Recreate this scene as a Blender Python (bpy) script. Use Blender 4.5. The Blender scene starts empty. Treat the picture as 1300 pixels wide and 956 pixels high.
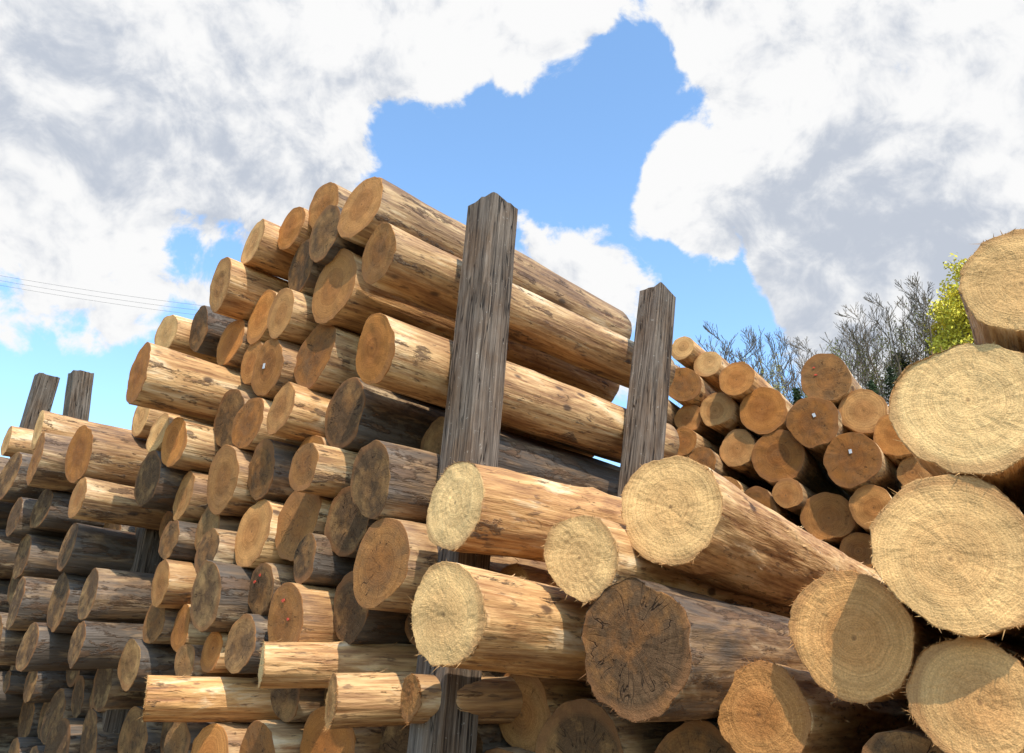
import bpy, math, random
from mathutils import Vector, Matrix, noise
random.seed(7)
scene=bpy.context.scene
F=1011.0; CX=650.0; CY=433.0; PITCH=math.radians(24.0); HC=1.3
cp,sp=math.cos(PITCH),math.sin(PITCH)

# ------------------------------------------------------------ camera
cam=bpy.data.cameras.new("camera"); camo=bpy.data.objects.new("camera",cam)
scene.collection.objects.link(camo)
cam.sensor_width=36; cam.lens=36*F/1300; cam.shift_y=-45/1300.0
cam.clip_start=0.05; cam.clip_end=3000
camo.location=(0,0,HC); camo.rotation_euler=(math.radians(90)+PITCH,0,0)
scene.camera=camo
scene.view_settings.view_transform='Standard'
scene.view_settings.look='None'; scene.view_settings.exposure=0

def ray(u,v):
    xc=(u-CX)/F; yc=(CY-v)/F
    return Vector((xc, cp-sp*yc, sp+cp*yc))

# ------------------------------------------------------------ node helpers
class NT:
    def __init__(s,nt): s.nt=nt
    def n(s,t,**k):
        nd=s.nt.nodes.new(t)
        for a,b in k.items(): setattr(nd,a,b)
        return nd
    def put(s,sock,v):
        if isinstance(v,bpy.types.NodeSocket): s.nt.links.new(v,sock)
        else: sock.default_value=v
    def m(s,op,a,b=None,c=None,clamp=False):
        nd=s.n('ShaderNodeMath',operation=op,use_clamp=clamp)
        s.put(nd.inputs[0],a)
        if b is not None: s.put(nd.inputs[1],b)
        if c is not None: s.put(nd.inputs[2],c)
        return nd.outputs[0]
    def vm(s,op,a,b=None,out=0):
        nd=s.n('ShaderNodeVectorMath',operation=op)
        s.put(nd.inputs[0],a)
        if b is not None: s.put(nd.inputs[1],b)
        return nd.outputs[out]
    def mr(s,v,a,b,c,d,smooth=False):
        nd=s.n('ShaderNodeMapRange')
        if smooth: nd.interpolation_type='SMOOTHSTEP'
        s.put(nd.inputs[0],v)
        for i,x in enumerate((a,b,c,d)): s.put(nd.inputs[i+1],x)
        return nd.outputs[0]
    def mix(s,f,a,b,blend='MIX'):
        nd=s.n('ShaderNodeMix',data_type='RGBA',blend_type=blend)
        s.put(nd.inputs[0],f)
        for i,x in ((6,a),(7,b)):
            if isinstance(x,tuple) and len(x)==3: x=(*x,1)
            s.put(nd.inputs[i],x)
        return nd.outputs[2]
    def noise(s,vec,scale,detail=4,rough=.5,dist=0):
        nd=s.n('ShaderNodeTexNoise')
        s.put(nd.inputs['Vector'],vec); nd.inputs['Scale'].default_value=scale
        nd.inputs['Detail'].default_value=detail; nd.inputs['Roughness'].default_value=rough
        nd.inputs['Distortion'].default_value=dist
        return nd.outputs['Fac']
    def comb(s,x,y,z):
        nd=s.n('ShaderNodeCombineXYZ')
        for i,v in enumerate((x,y,z)): s.put(nd.inputs[i],v)
        return nd.outputs[0]
    def sep(s,v):
        nd=s.n('ShaderNodeSeparateXYZ'); s.put(nd.inputs[0],v); return nd.outputs
    def bump(s,h,strength,dist):
        nd=s.n('ShaderNodeBump'); nd.inputs['Strength'].default_value=strength
        nd.inputs['Distance'].default_value=dist; s.put(nd.inputs['Height'],h); return nd.outputs[0]
def newmat(name,rough=.85,spec=.2):
    m=bpy.data.materials.new(name); m.use_nodes=True
    b=m.node_tree.nodes['Principled BSDF']; b.inputs['Roughness'].default_value=rough
    b.inputs['Specular IOR Level'].default_value=spec
    return m,NT(m.node_tree),b

# ------------------------------------------------------------ materials
def log_common(t):
    tc=t.n('ShaderNodeTexCoord').outputs['Object']
    oi=t.n('ShaderNodeObjectInfo')
    sc=t.n('ShaderNodeSeparateColor'); t.nt.links.new(oi.outputs['Color'],sc.inputs[0])
    off=t.m('MULTIPLY',oi.outputs['Random'],80.0)
    vec=t.vm('ADD',tc,t.comb(off,off,off))
    return tc,oi,sc.outputs,vec,off

def mat_end():
    m,t,b=newmat("log_end_grain",.9,.12)
    tc,oi,C,vec,off=log_common(t)
    x,y,z=t.sep(tc)[0:3]
    rnd=oi.outputs['Random']
    cx=t.m('MULTIPLY',t.m('SUBTRACT',rnd,.5),.05)
    cy=t.m('MULTIPLY',t.m('SUBTRACT',t.m('FRACT',t.m('MULTIPLY',rnd,7.3)),.5),.05)
    px=t.m('ADD',x,cx); py=t.m('ADD',y,cy)
    p2=t.comb(px,py,0.0)
    ln=t.vm('LENGTH',p2,None,1)
    blot2=t.noise(vec,4.0,4,.6)
    r=t.m('ADD',ln,t.m('MULTIPLY',t.m('SUBTRACT',blot2,.5),.05))
    rn=t.m('DIVIDE',ln,oi.outputs['Alpha'])
    n1=t.noise(t.comb(t.m('MULTIPLY',r,230.0),off,0.0),1,0)
    n2=t.noise(t.comb(t.m('MULTIPLY',r,60.0),off,5.0),1,1)
    ring=t.m('ADD',t.m('MULTIPLY',n1,.55),t.m('MULTIPLY',n2,.45))
    dirv=t.vm('NORMALIZE',p2)
    dx,dy,_=t.sep(dirv)[0:3]
    cv=t.comb(t.m('MULTIPLY_ADD',dx,3.2,off),t.m('MULTIPLY',dy,3.2),t.m('MULTIPLY_ADD',ln,5.0,off))
    cn=t.noise(cv,1,2,.5)
    ridge=t.m('ABSOLUTE',t.m('SUBTRACT',cn,.5))
    thick=t.m('MULTIPLY_ADD',C[0],.012,.0015)
    crack=t.m('SUBTRACT',1.0,t.mr(ridge,0.0,thick,0.0,1.0))
    blot=t.noise(vec,10,4,.65)
    crack=t.m('MULTIPLY',crack,t.mr(blot,.40,.52,0.0,1.0))
    crack=t.m('MULTIPLY',crack,t.mr(rn,.97,.7,0.0,1.0))
    crack=t.m('MULTIPLY',crack,t.mr(C[0],.02,.6,.2,1.0))
    base=t.mix(C[1],(.93,.60,.255),(.66,.25,.055))
    base=t.mix(t.m('MULTIPLY',t.mr(rn,.35,.68,1.0,0.0,True),t.m('MULTIPLY',C[1],.6)),base,(.44,.145,.032))
    wd=t.mr(t.m('ADD',t.m('MULTIPLY',blot,.6),t.m('MULTIPLY',blot2,.6)),.42,.74,.45,1.3)
    wd=t.m('MULTIPLY',C[0],wd,clamp=True)
    fine=t.noise(vec,170,2,.7)
    dk=t.mix(blot,(.045,.021,.01),(.22,.125,.06))
    base=t.mix(wd,base,dk)
    base=t.mix(t.mr(ring,.36,.62,.5,0.0),base,t.mix(.5,base,(.2,.08,.02),'MULTIPLY'))
    fm=t.mr(fine,.3,.7,.74,1.14)
    base=t.mix(1.0,base,t.comb(fm,fm,fm),'MULTIPLY')
    blm=t.mr(blot2,.35,.7,.76,1.06)
    base=t.mix(1.0,base,t.comb(blm,blm,blm),'MULTIPLY')
    base=t.mix(t.mr(rn,.88,1.0,0.0,.5),base,(.28,.12,.045))
    base=t.mix(t.mr(ln,.004,.011,.6,0.0),base,(.1,.05,.025))
    base=t.mix(t.m('MULTIPLY',crack,.92),base,(.02,.012,.008))
    t.put(b.inputs['Base Color'],base)
    h=t.m('ADD',t.m('MULTIPLY',fine,.9),t.m('MULTIPLY',n1,.3)); h=t.m('SUBTRACT',h,t.m('MULTIPLY',crack,3.0))
    t.put(b.inputs['Normal'],t.bump(h,.6,.006))
    return m

def mat_side():
    m,t,b=newmat("peeled_log_side",.58,.35)
    tc,oi,C,vec,off=log_common(t)
    def sc(a,c): return t.vm('MULTIPLY',vec,(a,a,c))
    fib=t.noise(sc(42,2.0),1,5,.66)
    pat=t.noise(sc(6.5,1.5),1,5,.66,.6)
    brk=t.noise(sc(11,3.2),1.0,6,.72,.2)
    fl=t.noise(sc(40,9),1,3,.6)
    rnd=oi.outputs['Random']
    hue=t.m('FRACT',t.m('MULTIPLY',rnd,11.7))
    light=t.mix(hue,(.86,.56,.26),(.72,.38,.135))
    c=t.mix(t.mr(fib,.33,.59,0.0,1.0),(.39,.165,.05),light)
    c=t.mix(t.mr(pat,.46,.61,0.0,.8),c,t.mix(t.mr(fib,.35,.65,0.0,1.0),(.19,.075,.025),(.54,.25,.08)))
    c=t.mix(t.mr(pat,.44,.33,0.0,.7),c,(.91,.69,.42))
    c=t.mix(t.mr(fl,.60,.66,0.0,.65),c,(.13,.06,.026))
    vo=t.n('ShaderNodeTexVoronoi'); t.put(vo.inputs['Vector'],t.vm('MULTIPLY',vec,(5,5,2.6)))
    vo.inputs['Scale'].default_value=1
    c=t.mix(t.mr(vo.outputs['Distance'],.07,.13,.9,0.0),c,(.08,.035,.015))
    c=t.mix(t.m('MULTIPLY',t.m('POWER',C[2],1.4),t.mr(pat,.3,.6,.6,1.25),clamp=True),c,t.mix(fib,(.022,.016,.012),(.17,.125,.09)))
    th=t.m('MULTIPLY_ADD',C[2],-.11,.63)
    bf=t.mr(brk,th,t.m('ADD',th,.05),0.0,1.0)
    bcol=t.mix(fl,(.035,.019,.011),(.20,.105,.05))
    c=t.mix(t.m('MULTIPLY',bf,.82),c,bcol)
    t.put(b.inputs['Base Color'],c)
    h=t.m('ADD',t.m('MULTIPLY',fib,.8),t.m('MULTIPLY',bf,.7)); h=t.m('ADD',h,t.m('MULTIPLY',fl,.3))
    t.put(b.inputs['Normal'],t.bump(h,.9,.015))
    return m

def mat_post():
    m,t,b=newmat("weathered_post_wood",.85,.2)
    tc=t.n('ShaderNodeTexCoord').outputs['Object']
    rnd=t.n('ShaderNodeObjectInfo').outputs['Random']
    o=t.m('MULTIPLY',rnd,50.0)
    vec=t.vm('ADD',tc,t.comb(o,o,o))
    g=t.noise(t.vm('MULTIPLY',vec,(60,60,2.0)),1,5,.7,.3)
    g2=t.noise(t.vm('MULTIPLY',vec,(14,14,.6)),1,3,.6)
    bl=t.noise(t.vm('MULTIPLY',vec,(5,5,2)),1,6,.7)
    c=t.mix(t.mr(g,.32,.68,0.0,1.0),(.04,.028,.02),(.26,.20,.15))
    c=t.mix(t.mr(bl,.44,.62,0.0,.85),c,t.mix(t.mr(g,.35,.65,0.0,1.0),(.038,.021,.012),(.19,.115,.065)))
    ck=t.m('SUBTRACT',1.0,t.mr(t.m('ABSOLUTE',t.m('SUBTRACT',g2,.5)),0.0,.011,0.0,1.0))
    c=t.mix(t.m('MULTIPLY',ck,.9),c,(.012,.008,.006))
    c=t.mix(t.mr(t.noise(vec,38,3,.7),.66,.71,0.0,.6),c,(.40,.36,.30))
    t.put(b.inputs['Base Color'],c)
    t.put(b.inputs['Normal'],t.bump(t.m('SUBTRACT',g,t.m('MULTIPLY',ck,1.5)),.9,.012))
    return m
def simple(name,c1,c2,scale=8,rough=.9,bumpd=.01):
    m,t,b=newmat(name,rough,.15)
    tc=t.n('ShaderNodeTexCoord').outputs['Object']
    n=t.noise(tc,scale,3,.65)
    t.put(b.inputs['Base Color'],t.mix(t.mr(n,.3,.7,0.0,1.0),c1,c2))
    return m
M_END=mat_end(); M_SIDE=mat_side(); M_POST=mat_post()
M_TAG=simple("white_tag_plastic",(.5,.5,.5),(.7,.7,.68),60,.5)
M_RED=simple("red_marking_paint",(.5,.05,.03),(.65,.10,.05),60,.7)
M_TWIG=simple("bare_bark",(.085,.065,.048),(.18,.14,.10),6)
M_LEAF=simple("willow_leaf",(.56,.46,.04),(.74,.62,.10),3)
M_LEAF2=simple("young_leaf",(.26,.23,.06),(.42,.38,.10),3)
M_NEEDLE=simple("pine_needles",(.02,.035,.016),(.05,.07,.028),3)
M_WIRE=simple("wire_metal",(.06,.06,.065),(.1,.1,.1),5,.5)

# ------------------------------------------------------------ log builder
counter=[0]
KIND={'p':(.02,.12,.12),'l':(.14,.42,.25),'o':(.22,.85,.34),'b':(.50,.95,.48),'d':(.9,.6,.8),'D':(1,.35,1.0)}
def lk(ob,parent=None):
    scene.collection.objects.link(ob)
    if parent: ob.parent=parent
    return ob
def make_log(P,az,r,L,kind,parent=None,hi=False,tilt=None,flare=None):
    counter[0]+=1; sd=counter[0]*13.7
    rg=random.Random(counter[0]*101)
    seg,nz=(96,56) if hi else (44,18)
    ang=[2*math.pi*i/seg for i in range(seg)]
    ph=[rg.uniform(0,6.28) for _ in range(4)]
    l2=rg.uniform(.01,.05); l3=rg.uniform(.005,.03)
    fl=flare if flare is not None else (rg.uniform(.0,.08) if rg.random()<.5 else 0)
    bend=rg.uniform(-.035,.035)*L/3; bd=rg.uniform(0,6.28)
    ax,ay=rg.uniform(-.10,.10),rg.uniform(-.10,.10)
    knots=[(rg.uniform(0,6.28),rg.uniform(.1,L),rg.uniform(.008,.02)) for _ in range(int(L*3))] if hi else []
    amp=.05 if kind[0] in 'pl' else .095
    def rad(a,z):
        k=1+l2*math.cos(2*a+ph[0])+l3*math.cos(3*a+ph[1])
        c,s=math.cos(a),math.sin(a)
        k+=amp*noise.noise(Vector((c*1.3+sd,s*1.3,z*1.1)))
        k+=.05*noise.noise(Vector((c*3.5+sd,s*3.5,z*2.5)))
        if hi: k+=.022*noise.noise(Vector((c*9+sd,s*9,z*7)))
        k+=fl*math.exp(-z/.25)
        rr=r*k*(1-.028*z)
        for ka,kz,kh in knots:
            da=(a-ka+math.pi)%(2*math.pi)-math.pi
            e=(da*r/.045)**2+((z-kz)/.06)**2
            if e<6: rr+=kh*math.exp(-e)
        return rr
    def cen(z):
        q=bend*math.sin(math.pi*z/L)
        return q*math.cos(bd),q*math.sin(bd)
    def zf(x,y):
        v=ax*x+ay*y+.006*noise.noise(Vector((x*14+sd,y*14,0)))
        if hi: v+=.0025*noise.noise(Vector((x*60+sd,y*60,0)))
        return v
    V=[];Fc=[];MI=[]
    zs=[]
    for j in range(nz+1):
        t=j/nz; zs.append(L*(t**1.35 if hi else t))
    for j,z in enumerate(zs):
        cx,cy=cen(z)
        for a in ang:
            rr=rad(a,z); x=cx+rr*math.cos(a); y=cy+rr*math.sin(a)
            zz=z
            if j==0: zz=zf(x,y)+ (abs(noise.noise(Vector((x*40+sd,y*40,3))))*.012)
            V.append((x,y,zz))
    for j in range(nz):
        for i in range(seg):
            i2=(i+1)%seg
            Fc.append((j*seg+i,(j+1)*seg+i,(j+1)*seg+i2,j*seg+i2)); MI.append(0)
    nr=12 if hi else 5
    prev=[i for i in range(seg)]
    for k in range(1,nr):
        fr=.985*(1-(k-1)/(nr-1))
        if fr<=.01: break
        st=len(V)
        for a in ang:
            rr=rad(a,0)*fr; x=rr*math.cos(a); y=rr*math.sin(a)
            V.append((x,y,zf(x,y)))
        for i in range(seg):
            i2=(i+1)%seg
            Fc.append((prev[i],prev[i2],st+i2,st+i)); MI.append(1)
        prev=[st+i for i in range(seg)]
    c0=len(V); V.append((0,0,zf(0,0)))
    for i in range(seg): Fc.append((prev[i],prev[(i+1)%seg],c0)); MI.append(1)
    base=nz*seg; cx,cy=cen(L); c1=len(V); V.append((cx,cy,L))
    for i in range(seg): Fc.append((base+(i+1)%seg,base+i,c1)); MI.append(1)
    if hi:
        # torn fibres round the saw cut
        ncl=[rg.uniform(0,6.28) for _ in range(9)]
        for _ in range(620):
            a=rg.gauss(rg.choice(ncl),.2) if rg.random()<.7 else rg.uniform(0,6.28)
            rr=rad(a,0)*rg.uniform(.96,1.0)
            ln=abs(rg.gauss(0,.008))+.002
            if rg.random()<.05: ln+=rg.uniform(.008,.04)
            w=rg.uniform(.0006,.0026)
            c,s=math.cos(a),math.sin(a)
            o=rg.uniform(.0,.8)*ln
            bx,by=rr*c,rr*s; bz=zf(bx,by)+.006
            sw=rg.uniform(-.8,.8)*ln
            tip=(bx+c*o-s*sw, by+s*o+c*sw, bz-ln*rg.uniform(.0,1))
            st=len(V)
            V+=[(bx-s*w,by+c*w,bz),(bx+s*w,by-c*w,bz),(bx-c*w*2,by-s*w*2,bz),tip]
            for f in ((0,1,3),(1,2,3),(2,0,3)): Fc.append(tuple(st+q for q in f)); MI.append(1)
        # slivers of bast lifting off the peeled sides
        for _ in range(110):
            a=rg.uniform(0,6.28); z0=rg.uniform(.02,L*.8)
            l=rg.uniform(.02,.11); w=rg.uniform(.0015,.006); lift=rg.uniform(.003,.022); da=rg.uniform(-.08,.08)
            st=len(V)
            for q in range(4):
                tt=q/3; zz=z0+l*tt; aa=a+da*tt; cx,cy=cen(zz); rr=rad(aa,zz)+.0008+lift*tt*tt; ww=w*(1-.75*tt)
                c,s=math.cos(aa),math.sin(aa)
                V.append((cx+rr*c-s*ww,cy+rr*s+c*ww,zz)); V.append((cx+rr*c+s*ww,cy+rr*s-c*ww,zz))
            for q in range(3): Fc.append((st+2*q,st+2*q+1,st+2*q+3,st+2*q+2)); MI.append(0)
    me=bpy.data.meshes.new("log_mesh"); me.from_pydata(V,[],Fc)
    me.materials.append(M_SIDE); me.materials.append(M_END)
    me.polygons.foreach_set('material_index',MI)
    me.polygons.foreach_set('use_smooth',[MI[i]==0 for i in range(len(MI))])
    me.update()
    ob=bpy.data.objects.new("log",me)
    tl=tilt if tilt is not None else rg.uniform(-.014,.014)
    zax=Vector((math.sin(az)*math.cos(tl),math.cos(az)*math.cos(tl),math.sin(tl)))
    xax=Vector((0,0,1)).cross(zax).normalized(); yax=zax.cross(xax)
    ob.matrix_world=Matrix.Translation(P)@Matrix((xax,yax,zax)).transposed().to_4x4()
    kk=KIND[kind[0]]
    j=lambda v,s=.10: min(1,max(0,v+rg.uniform(-s,s)))
    ob.color=(j(kk[0],.22 if kk[0]>.1 else .02),j(kk[1],.22 if kk[0]>.1 else .14),j(kk[2],.2),r)
    lk(ob,parent)
    def patch(nm,mat,x,y,w,h,irr):
        n=10; vs=[];ro=rg.uniform(-.4,.4)
        if irr:
            pts=[(w*(.6+.4*rg.random())*math.cos(2*math.pi*i/n),h*(.6+.4*rg.random())*math.sin(2*math.pi*i/n)) for i in range(n)]
        else: pts=[(-w,-h),(w,-h),(w,h),(-w,h)]
        for a,b_ in pts:
            X=x+a*math.cos(ro)-b_*math.sin(ro);Y=y+a*math.sin(ro)+b_*math.cos(ro); vs.append((X,Y,ax*X+ay*Y-.0075))
        n=len(vs); vs+= [(p[0],p[1],p[2]+.003) for p in vs]
        fs=[tuple(range(n)),tuple(range(2*n-1,n-1,-1))]+[(i,i+n,(i+1)%n+n,(i+1)%n) for i in range(n)]
        mm=bpy.data.meshes.new(nm); mm.from_pydata(vs,[],fs); mm.materials.append(mat)
        o=bpy.data.objects.new(nm,mm); scene.collection.objects.link(o); o.parent=ob
    if 'w' in kind: patch("paper_tag",M_TAG,rg.uniform(-.3,.3)*r,rg.uniform(-.2,.4)*r,.013,.018,False)
    if 'r' in kind:
        for _ in range(2): patch("paint_mark",M_RED,rg.uniform(-.4,.5)*r,rg.uniform(-.3,.6)*r,rg.uniform(.01,.028),rg.uniform(.006,.012),True)
    return ob

def empty(name):
    e=bpy.data.objects.new(name,None); scene.collection.objects.link(e); return e

def solve(items,az_n,az_a,c,iters=80,shrink=.985):
    n=Vector((math.sin(az_n),math.cos(az_n),0)); a=Vector((math.sin(az_a),math.cos(az_a),0))
    pr=Vector((math.cos(az_a),-math.sin(az_a),0))
    out=[]
    for it in items:
        u,v,h,k=it[:4]; p=it[4] if len(it)>4 else random.uniform(-.12,.10)
        azo=it[5] if len(it)>5 else None
        rr=ray(u,v); t=(c-p)/n.dot(rr); P=rr*t; r=h*t/(2*F)
        mob=1.0 if (u<0 or u>1310 or v>870) else .15
        out.append(dict(s=P.dot(pr),q=P.dot(a),z=P.z+HC,r=r*shrink,k=k,u=u,v=v,az=azo,man=True,L=it[6] if len(it)>6 else None,mob=mob))
    for _ in range(iters):
        for i in range(len(out)):
            for j in range(i+1,len(out)):
                A,B=out[i],out[j]
                dx=B['s']-A['s']; dz=B['z']-A['z']; d=math.hypot(dx,dz)+1e-6; ov=A['r']+B['r']-d
                if ov>0:
                    f=.7*ov/d; wa=A['mob']/(A['mob']+B['mob']); wb=1-wa
                    A['s']-=dx*f*wa;A['z']-=dz*f*wa;B['s']+=dx*f*wb;B['z']+=dz*f*wb
        for A in out: A['z']=max(A['z'],A['r'])
    return out,(n,a,pr)
def fill(out,fr,c,rmax,rmin,kinds,rec=(.0,.15),tries=9000,reach=.3,edge=None,zmax=99):
    n,a,pr=fr
    man=[o for o in out if o['man']]
    lo=min(o['s'] for o in man)-.1
    hi=max(o['s'] for o in man)+.1
    zt=min(zmax,max(o['z'] for o in man))
    for i in range(tries):
        r=rmax+(rmin-rmax)*(i/tries)+random.uniform(-.01,.01)
        s=random.uniform(lo,hi); z=random.uniform(r,zt)
        if edge and s>hi-.1-edge and z>1.9: continue
        if not any(abs(o['s']-s)<reach and o['z']>z+.12 for o in man): continue
        if any((o['s']-s)**2+(o['z']-z)**2<((o['r']+r)*.985)**2 for o in out): continue
        for _ in range(40):
            z2=z-.02
            if z2<r or any((o['s']-s)**2+(o['z']-z2)**2<((o['r']+r)*.985)**2 for o in out): break
            z=z2
        p=-random.uniform(*rec)
        q=(c-p-s*n.dot(pr))/n.dot(a)
        out.append(dict(s=s,q=q,z=z,r=r,k=random.choice(kinds),u=0,v=0,az=None,man=False,L=None))
def place(o,fr): 
    n,a,pr=fr; P=pr*o['s']+a*o['q']; P.z=o['z']; return P
def emit(out,fr,az_a,L,parent,hi=False,jl=.12):
    for o in out:
        P=place(o,fr)
        az=o['az'] if o['az'] is not None else az_a+random.uniform(-.03,.03)
        make_log(P,az,o['r'],L+random.uniform(-jl,jl),o['k'],parent(o) if callable(parent) else parent,hi=hi and o['man'])

R=math.radians
# ------------------------------------------------------------ main pile (A) + left pile (E)
A=[(452,268,88,'b',.05),(408,270,64,'o',-.05),(332,312,66,'l',.05),(357,318,60,'o'),(375,335,74,'d'),(408,328,74,'d'),
(480,322,82,'b',.06),(287,372,70,'o',.12),(325,390,66,'o'),(355,398,64,'o'),(410,370,92,'b'),(475,443,96,'o',.12),
(245,420,62,'d'),(217,420,54,'l'),(290,443,66,'o'),(325,455,56,'o',-.1),(350,462,80,'bw'),(385,448,88,'b'),
(185,478,78,'o',.45),(287,518,76,'d'),(312,512,70,'b'),(362,520,70,'o'),(435,527,90,'d'),
(175,537,52,'l'),(200,550,50,'l'),(225,563,68,'o'),(290,600,84,'b'),(325,600,70,'d'),(368,585,62,'b'),(402,590,74,'b'),
(470,608,96,'d',.10),(192,611,72,'d'),(228,632,64,'o'),(360,642,84,'b'),(258,675,64,'d'),(317,683,88,'o'),(285,690,58,'d'),
(435,668,82,'D'),(482,713,112,'b',.08),(218,682,52,'d'),(205,727,60,'o'),(260,752,84,'D',.1),(330,750,66,'dr'),(388,708,60,'d'),
(375,772,94,'br',.05),(430,775,80,'d'),(228,790,60,'b'),(198,785,54,'d'),(305,815,70,'D'),(270,815,50,'o'),(160,838,60,'D'),(235,840,48,'d'),
(48,545,50,'l',.1),(45,582,68,'b',.15),(8,560,40,'l'),(103,568,76,'b',.25),(98,632,54,'o',.3),(50,647,54,'D'),(10,604,62,'D'),(20,655,50,'D'),
(85,695,64,'D',.15),(112,755,66,'D',.15),(73,765,74,'D',.1),(28,705,58,'D'),(20,765,66,'D'),(35,820,60,'D',.15),(-10,810,60,'D'),(100,822,56,'D',.2),
(-30,640,70,'D'),(-30,700,60,'D'),(-40,760,60,'D'),(-60,600,60,'d'),(-90,680,70,'D')]
AZN,AZA=R(40),R(45); CA=2.717
outA,frA=solve(A,AZN,AZA,CA)
pileA=empty("log_pile"); pileE=empty("log_pile")
fill(outA,frA,CA,.21,.08,['b','b','d','o','D'],rec=(.2,.65),edge=.22)
def sOf(u,v):
    rr=ray(u,v); n=frA[0]; t=CA/n.dot(rr); return (rr*t).dot(frA[2])
sSplit=sOf(150,640)
def parA(o): return pileE if o['s']<sSplit else pileA
for o in outA:
    if not o['man']:
        if o['s']<sSplit or o['z']<1.5: o['k']='D'
        elif o['z']<2.1: o['k']=random.choice('Ddb')
emit(outA,frA,AZA,2.7,parA)

# ------------------------------------------------------------ foreground pile
FG=[(575,646,112,'p',.17,R(45)),(565,778,130,'p',.42,R(43)),(737,706,108,'p',.04,R(38)),(850,645,138,'p',-.08,R(34)),
(805,822,170,'d',.12,R(40)),(1090,796,155,'l',-.12),(1205,702,196,'p',.02),(1240,530,182,'p',.0),(1325,372,152,'l',.0),
(1232,885,150,'l',-.05),(965,905,120,'b',-.2),(1400,620,180,'p'),(1420,460,150,'l'),(1400,800,170,'l'),(1500,700,170,'l'),
(332,844,56,'p',.12,R(70),1.6),(420,890,66,'l',.1,R(66),1.7),(520,886,56,'b',.05,R(58),1.6),(185,886,54,'p',.1,R(73),1.8),(650,748,70,'l',-.45,R(42)),
(1520,540,150,'l')]
AZF=R(34); CF=3.0
outF,frF=solve(FG,AZF,AZF,CF,shrink=.99)
fill(outF,frF,CF,.22,.09,['b','b','o','d','d'],rec=(.15,.45),tries=7000,zmax=1.42)
for o in outF:
    P=place(o,frF)
    az=o['az'] if o['az'] is not None else (AZF if o['man'] else AZF+ R(10)*max(0,min(1,(1.0-P.x)/1.2)))
    L=o['L'] or (3.6 if o['man'] else 3.3)
    make_log(P,az+random.uniform(-.01,.01),o['r'],L,o['k'],None,hi=o['man'],flare=.0 if o['man'] else None)

# ------------------------------------------------------------ rear right pile
Dp=[(866,442,32,'l'),(893,468,36,'l'),(932,484,46,'o'),(905,518,46,'o'),(872,488,44,'b'),(970,528,62,'b'),(1050,484,62,'br'),(1088,525,56,'o'),
(1030,540,62,'bw'),(1132,556,58,'o'),(940,577,50,'o'),(990,590,64,'b'),(1090,590,72,'bw'),(1048,645,64,'b'),(1106,638,54,'o'),(1085,690,50,'b'),
(900,580,42,'b'),(870,560,38,'o'),(872,525,36,'b'),(970,640,50,'b'),(1012,620,40,'b'),(1160,596,46,'b'),(920,625,44,'b'),(1150,645,50,'b'),
(845,610,38,'b'),(840,520,40,'b'),(835,470,34,'b'),(1190,650,50,'b'),(1220,680,60,'b'),(1270,660,60,'o'),(1290,720,60,'b'),(1330,640,60,'o'),(1140,700,50,'o'),(1030,700,50,'b')]
outD,frD=solve(Dp,AZF,AZF,7.5)
fill(outD,frD,7.5,.22,.12,['b','o','b'],rec=(.05,.35),tries=5000)
pileD=empty("log_pile")
emit(outD,frD,AZF,4.0,pileD)

# ------------------------------------------------------------ posts
def make_post(p0,p1,w,az,name="wooden_post"):
    d=(p1-p0); base=p0-d*(p0.z/d.z)
    base.z=-.0; L=(p1-base).length; zax=(p1-base).normalized()
    xax=Vector((math.cos(az),-math.sin(az),0)); xax=(xax-zax*xax.dot(zax)).normalized(); yax=zax.cross(xax)
    h=w/2; nz=90; sd=random.uniform(0,99)
    sec=[]; bv=.009; m=7
    cs=[(h,h),(-h,h),(-h,-h),(h,-h)]
    for k in range(4):
        a,b=cs[k],cs[(k+1)%4]; dx,dy=b[0]-a[0],b[1]-a[1]; l=math.hypot(dx,dy)
        for i in range(m+1):
            t=(bv+(l-2*bv)*i/m)/l; sec.append((a[0]+dx*t,a[1]+dy*t))
    ns=len(sec); V=[];Fc=[]
    for j in range(nz+1):
        z=-.3+(L+.3)*j/nz
        for x,y in sec:
            k=1+.02*noise.noise(Vector((x*6+sd,y*6,z*.8)))+.022*noise.noise(Vector((x*34+sd,y*34,z*4)))
            zz=z
            if j==nz: zz=z+.022*noise.noise(Vector((x*18+sd,y*18,0)))
            V.append((x*k,y*k,zz))
    for j in range(nz):
        for i in range(ns):
            i2=(i+1)%ns; Fc.append((j*ns+i,j*ns+i2,(j+1)*ns+i2,(j+1)*ns+i))
    Fc.append(tuple(nz*ns+i for i in range(ns)))
    me=bpy.data.meshes.new(name); me.from_pydata(V,[],Fc); me.materials.append(M_POST)
    ob=bpy.data.objects.new(name,me)
    ob.matrix_world=Matrix.Translation(base)@Matrix((xax,yax,zax)).transposed().to_4x4()
    lk(ob)
prA=frA[2]
def onside(u,v,sv):
    rr=ray(u,v); t=sv/prA.dot(rr); P=rr*t; P.z+=HC; return P
sside=max(o['s']+o['r'] for o in outA if o['man'] and o['u']>250 and o['z']>2.2)
sp_=sside+.14
make_post(onside(594,600,sp_),onside(626,264,sp_),.225,AZA)
make_post(onside(810,640,sp_),onside(835,374,sp_),.205,AZA)
def at(u,v,D): 
    rr=ray(u,v)*D; rr.z+=HC; return rr
make_post(at(36,560,11.0),at(60,478,11.3),.27,AZA)
make_post(at(92,560,12.0),at(103,474,12.3),.29,AZA)
make_post(at(168,800,6.15),at(196,668,6.4),.2,AZA)

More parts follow.
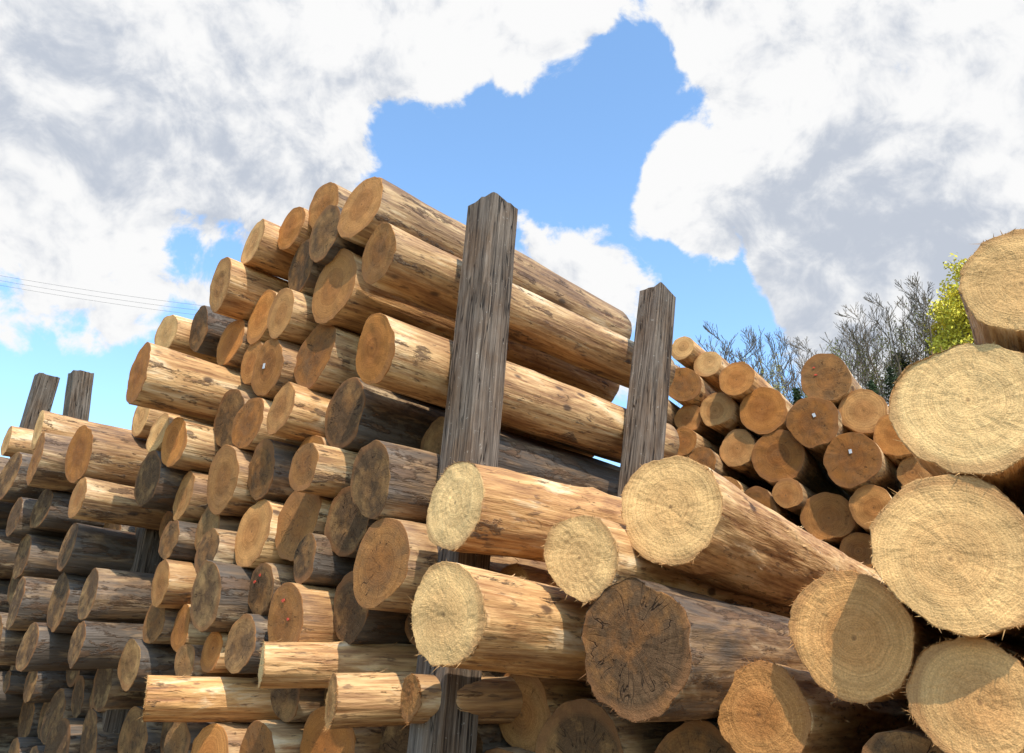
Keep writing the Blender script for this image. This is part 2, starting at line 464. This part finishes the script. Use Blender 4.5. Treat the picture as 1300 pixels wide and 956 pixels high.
# ------------------------------------------------------------ ground with wooded hill
def hill(x,y):
    rho=math.hypot(x,y); az=math.degrees(math.atan2(x,y))
    def ss(a,b,v):
        t=max(0,min(1,(v-a)/(b-a))); return t*t*(3-2*t)
    S=ss(-14,8,az)*(1-ss(75,110,az))
    h=15.5*S*ss(18,56,rho)
    h+=.6*noise.noise(Vector((x*.05,y*.05,0)))*ss(15,40,rho)
    return h
N=150; V=[];Fc=[]
def gx(i):
    t=(i/N)*2-1; return math.copysign(abs(t)**2.3*900,t)
for j in range(N+1):
    for i in range(N+1):
        x,y=gx(i),gx(j)
        near=.03*noise.noise(Vector((x*1.3,y*1.3,0))) if math.hypot(x,y)<20 else 0
        V.append((x,y,hill(x,y)+near-.03))
for j in range(N):
    for i in range(N):
        a=j*(N+1)+i; Fc.append((a,a+1,a+N+2,a+N+1))
me=bpy.data.meshes.new("ground"); me.from_pydata(V,[],Fc)
m,t,b=newmat("ground_dirt_grass",.95,.1)
tc=t.n('ShaderNodeTexCoord').outputs['Object']
X,Y,Z=t.sep(tc)[0:3]
n1=t.noise(tc,1.2,5,.7); n2=t.noise(tc,25,4,.7)
dirt=t.mix(t.mr(n2,.3,.7,0.0,1.0),(.10,.07,.045),(.30,.22,.13))
gr=t.mix(t.mr(n1,.3,.7,0.0,1.0),(.05,.065,.02),(.13,.13,.05))
far=t.mr(t.m('ADD',t.vm('LENGTH',t.comb(X,Y,0.0),None,1),t.m('MULTIPLY',n1,6.0)),15.0,20.0,0.0,1.0)
t.put(b.inputs['Base Color'],t.mix(far,dirt,gr)); t.put(b.inputs['Normal'],t.bump(n2,.6,.03))
me.materials.append(m); me.polygons.foreach_set('use_smooth',[True]*len(Fc))
lk(bpy.data.objects.new("ground",me))

# ------------------------------------------------------------ trees
def tube(V,Fc,MI,p,q,r0,r1,ns,mi=0):
    d=(q-p).normalized(); u=d.orthogonal().normalized(); w=d.cross(u); st=len(V)
    for P,rr in ((p,r0),(q,r1)):
        for i in range(ns):
            a=2*math.pi*i/ns; V.append(tuple(P+u*rr*math.cos(a)+w*rr*math.sin(a)))
    for i in range(ns):
        i2=(i+1)%ns; Fc.append((st+i,st+i2,st+ns+i2,st+ns+i)); MI.append(mi)
def leafq(V,Fc,MI,p,s,rg,mi=1):
    u=Vector((rg.gauss(0,1),rg.gauss(0,1),rg.gauss(0,1))).normalized(); w=u.orthogonal().normalized()
    st=len(V); V+= [tuple(p+u*s),tuple(p+w*s*.5),tuple(p-u*s),tuple(p-w*s*.5)]
    Fc.append((st,st+1,st+2,st+3)); MI.append(mi)
def tree_mesh(name,seed,H,leaf=0,leafmat=None,spread=.4,maxd=4,leader=7,tw=.011,pb=.6,ls=(.05,.11)):
    rg=random.Random(seed); V=[];Fc=[];MI=[]
    def br(p,d,L,r,k):
        nseg=3
        for s in range(nseg):
            d2=(d+Vector((rg.gauss(0,.13),rg.gauss(0,.13),rg.gauss(.09,.06)))).normalized()
            q=p+d2*L/nseg; r1=max(tw,r*.84)
            tube(V,Fc,MI,p,q,max(tw,r),r1,5 if k<2 else 3)
            if k<maxd and rg.random()<pb:
                side=Vector((rg.gauss(0,1),rg.gauss(0,1),rg.gauss(.2,.4))).normalized()
                br(q,(d2*.8+side*spread*1.5).normalized(),L*rg.uniform(.45,.7),r1*.6,k+1)
            if leaf and k>=maxd-2:
                for _ in range(leaf): 
                    if rg.random()<.6: leafq(V,Fc,MI,q+Vector((rg.gauss(0,.2),rg.gauss(0,.2),rg.gauss(-.05,.2))),rg.uniform(*ls),rg)
            p,d,r=q,d2,r1
        if k<maxd:
            for _ in range(2):
                side=Vector((rg.gauss(0,1),rg.gauss(0,1),rg.gauss(0,.4))).normalized()
                br(p,(d+side*spread).normalized(),L*rg.uniform(.5,.8),r*.7,k+1)
    p=Vector((0,0,-.5)); r=H*.015; d=Vector((0,0,1))
    for s in range(leader*2):
        f=s/(leader*2)
        d=(d+Vector((rg.gauss(0,.05),rg.gauss(0,.05),.15))).normalized()
        q=p+d*(H*.88/(leader*2)); r1=r*.88
        tube(V,Fc,MI,p,q,r,r1,7)
        if f>.30:
            for _ in range(rg.choice((1,2))):
                a=rg.uniform(0,6.28); e=Vector((math.cos(a),math.sin(a),rg.uniform(.6,1.6))).normalized()
                br(q,e,H*.24*(1-f*.6)*rg.uniform(.7,1.1),r1*.45,2)
        p,r=q,r1
    me=bpy.data.meshes.new(name); me.from_pydata(V,[],Fc); me.materials.append(M_TWIG); me.materials.append(leafmat or M_LEAF)
    me.polygons.foreach_set('material_index',MI); me.update(); return me
def pine_mesh(name,seed,H):
    rg=random.Random(seed); V=[];Fc=[];MI=[]
    tube(V,Fc,MI,Vector((0,0,-.5)),Vector((0,0,H)),H*.016,.02,7)
    z=H*.12
    while z<H*.99:
        f=1-z/H; Lb=H*.21*f**.8+.12
        for k in range(7):
            if rg.random()<.12: continue
            a=rg.uniform(0,6.28); l=Lb*rg.uniform(.6,1.15)
            d=Vector((math.cos(a),math.sin(a),rg.uniform(-.35,.1))).normalized(); p=Vector((0,0,z))
            tube(V,Fc,MI,p,p+d*l,.03,.01,3)
            for i in range(int(6+l*20)):
                tt=rg.uniform(.15,1.0); leafq(V,Fc,MI,p+d*l*tt+Vector((rg.gauss(0,.13),rg.gauss(0,.13),rg.gauss(-.08,.1))),rg.uniform(.08,.18),rg)
        z+=H*.028
    me=bpy.data.meshes.new(name); me.from_pydata(V,[],Fc); me.materials.append(M_TWIG); me.materials.append(M_NEEDLE)
    me.polygons.foreach_set('material_index',MI); me.update(); return me
bare=[tree_mesh("bare_tree",s,9,spread=sp2,tw=.012,pb=.65) for s,sp2 in ((1,.36),(2,.45),(3,.40))]
bud=[tree_mesh("budding_tree",11,9,leaf=2,leafmat=M_LEAF2,spread=.4,tw=.01)]
wil=[tree_mesh("willow_tree",21,9,leaf=12,leafmat=M_LEAF,spread=.45,maxd=4,pb=.85,ls=(.06,.13))]
pin=[pine_mesh("pine_tree",31,9),pine_mesh("pine_tree",32,9)]
hts={}
def put_tree(me,nm,u,vtop,dist,sx=1.0):
    rr=ray(u,vtop); hl=math.hypot(rr.x,rr.y); x,y=rr.x/hl*dist,rr.y/hl*dist
    z0=hill(x,y)-.1; zt=HC+rr.z/hl*dist
    if me.name not in hts: hts[me.name]=max(v.co.z for v in me.vertices)
    s=max(2.0,zt-z0)/hts[me.name]
    o=bpy.data.objects.new(nm,me); o.location=(x,y,z0); o.scale=(s*sx,s*sx,s); o.rotation_euler=(0,0,random.uniform(0,6.28)); lk(o)
for u,vt,d in ((882,434,72),(895,424,66),(908,414,70),(920,430,64),(932,424,66),(945,434,69),(954,414,72),(967,428,63),(980,422,68),(994,432,66),(1004,414,64),(1018,426,61),(1032,428,70),(1050,410,62),(1062,416,66),(1075,394,62),(1088,404,65),(1098,382,60),(1109,394,63),(1118,374,57),(1130,386,64),(1139,362,62),(1154,346,58),(1166,366,66),(1240,380,68),(1262,376,66),(1290,400,60),(1320,400,62)):
    put_tree(random.choice(bare),"bare_tree",u,vt,d,.85)
for u,vt,d in ((940,452,60),(985,446,60),(1050,436,58),(1090,430,60),(1120,420,60),(1145,408,63),(1170,388,62)): put_tree(bud[0],"budding_tree",u,vt,d,.9)
put_tree(wil[0],"willow_tree",1214,326,55,1.1)
put_tree(wil[0],"willow_tree",1184,350,60,.85)
put_tree(wil[0],"willow_tree",1244,352,60,1.0)
for u,vt,d in ((1128,465,54),(1105,482,53),(1150,472,56),(1175,482,54),(1085,495,55),(1060,500,60),(965,496,62),(1010,492,58),(1205,480,54),(1235,485,55),(1265,490,55),(930,493,64),(1140,446,60)):
    put_tree(random.choice(pin),"pine_tree",u,vt,d,1.25)

# ------------------------------------------------------------ power line
def pole(x,y,H):
    V=[];Fc=[];MI=[]
    tube(V,Fc,MI,Vector((0,0,-.5)),Vector((0,0,H)),.16,.11,12)
    zc=H-.3
    for s in (-1,1): tube(V,Fc,MI,Vector((0,0,zc)),Vector((0,s*1.1,zc)),.06,.06,4)
    for s in (-1.0,0.02,1.0): tube(V,Fc,MI,Vector((0,s,zc)),Vector((0,s,zc+.3)),.04,.03,6)
    me=bpy.data.meshes.new("utility_pole"); me.from_pydata(V,[],Fc); me.materials.append(M_POST)
    o=bpy.data.objects.new("utility_pole",me); o.location=(x,y,0); lk(o)
PA=at(-180,322,60); PB=at(420,412,66)
pole(PA.x,PA.y,PA.z+.1); pole(PB.x,PB.y,PB.z+.1)
V=[];Fc=[];MI=[]
for dz in (-1.0,0.02,1.0):
    prev=None
    for i in range(25):
        tt=i/24; P=PA.lerp(PB,tt)+Vector((0,dz,.1-2.8*tt*(1-tt)))
        if prev is not None: tube(V,Fc,MI,prev,P,.010,.010,4)
        prev=P
me=bpy.data.meshes.new("power_line"); me.from_pydata(V,[],Fc); me.materials.append(M_WIRE)
lk(bpy.data.objects.new("power_line",me))

# ------------------------------------------------------------ light
SD=Vector((.36,-.93,0)).normalized(); EL=R(52)
sv=Vector((SD.x*math.cos(EL),SD.y*math.cos(EL),math.sin(EL)))
sun=bpy.data.lights.new("sun",'SUN'); sun.energy=5.0; sun.angle=R(.5); sun.color=(1,.93,.81)
so=bpy.data.objects.new("sun",sun); so.rotation_euler=sv.to_track_quat('Z','Y').to_euler(); so.location=(0,-5,30); lk(so)

# ------------------------------------------------------------ sky
w=bpy.data.worlds.new("World"); scene.world=w; w.use_nodes=True
t=NT(w.node_tree); w.node_tree.nodes.clear()
sky=t.n('ShaderNodeTexSky'); sky.sky_type='NISHITA'; sky.sun_disc=False
sky.sun_elevation=EL; sky.sun_rotation=math.atan2(SD.x,SD.y); sky.air_density=1.0; sky.dust_density=.6; sky.ozone_density=1.0
bg=t.n('ShaderNodeBackground'); t.put(bg.inputs[0],t.mix(1.0,sky.outputs[0],(1.95,2.3,2.4),'MULTIPLY')); bg.inputs[1].default_value=.15
g=t.n('ShaderNodeTexCoord').outputs['Generated']
d=t.vm('NORMALIZE',g)
def blob(u,v,rad,wt,acc):
    dv=ray(u,v).normalized(); c=t.vm('DOT_PRODUCT',d,tuple(dv),1)
    f=t.mr(c,math.cos(rad/F),1.0,0.0,wt,True)
    return f if acc is None else t.m('ADD',acc,f)
acc=None
for u,v,rad,wt in ((100,150,460,.40),(330,200,210,.28),(60,400,180,.06),(500,0,150,.35),(620,10,170,.50),(690,50,100,.28),(790,5,50,.2),(90,412,90,.26),(170,425,60,.15),
    (1030,90,290,.26),(1200,180,380,.36),(1120,340,190,.26),(865,240,80,.60),(895,318,45,.35),(700,325,120,.42),(800,370,70,.25),
    (620,200,210,-.32),(470,130,80,-.18),(770,170,150,-.26),(905,400,100,-.38),(905,290,90,-.12),(40,500,180,-.42),(450,330,170,-.25),(270,295,80,-.4),(1150,45,80,-.26),(1210,160,60,-.2),(220,450,80,-.2)):
    acc=blob(u,v,rad,wt,acc)
wn=t.n('ShaderNodeTexNoise'); t.put(wn.inputs['Vector'],d); wn.inputs['Scale'].default_value=6; wn.inputs['Detail'].default_value=2
dw=t.vm('ADD',d,t.vm('MULTIPLY',t.vm('SUBTRACT',wn.outputs['Color'],(.5,.5,.5)),(.10,.10,.10)))
nA=t.noise(dw,4.0,3,.5); nB=t.noise(dw,13,7,.60)
dens=t.m('ADD',t.m('MULTIPLY',nA,.8),t.m('MULTIPLY',nB,.95))
dens=t.m('ADD',dens,acc)
mask=t.mr(dens,.965,1.10,0.0,1.0,True)
nD=t.noise(t.vm('ADD',dw,(.0,.0,.03)),13,5,.60)
ga=None
for u,v,rad,wt in ((110,180,330,.32),(330,230,140,.12),(1080,320,200,.42),(1200,200,220,.15)):
    ga=blob(u,v,rad,wt,ga)
relief=t.m('MULTIPLY',t.m('SUBTRACT',nD,nB),2.0)
gsh=t.m('ADD',t.m('ADD',ga,t.m('MULTIPLY',t.m('SUBTRACT',nA,.47),1.0)),relief)
ccol=t.mix(t.mr(gsh,.0,.8,0.0,1.0,True),(1.0,1.0,1.0),(.57,.62,.71))
cb=t.n('ShaderNodeBackground'); t.put(cb.inputs[0],ccol); cb.inputs[1].default_value=.97
mx=t.n('ShaderNodeMixShader'); t.put(mx.inputs[0],mask)
t.nt.links.new(bg.outputs[0],mx.inputs[1]); t.nt.links.new(cb.outputs[0],mx.inputs[2])
o=t.n('ShaderNodeOutputWorld'); t.nt.links.new(mx.outputs[0],o.inputs[0])
print("logs",counter[0],len(outA),len(outF),len(outD))
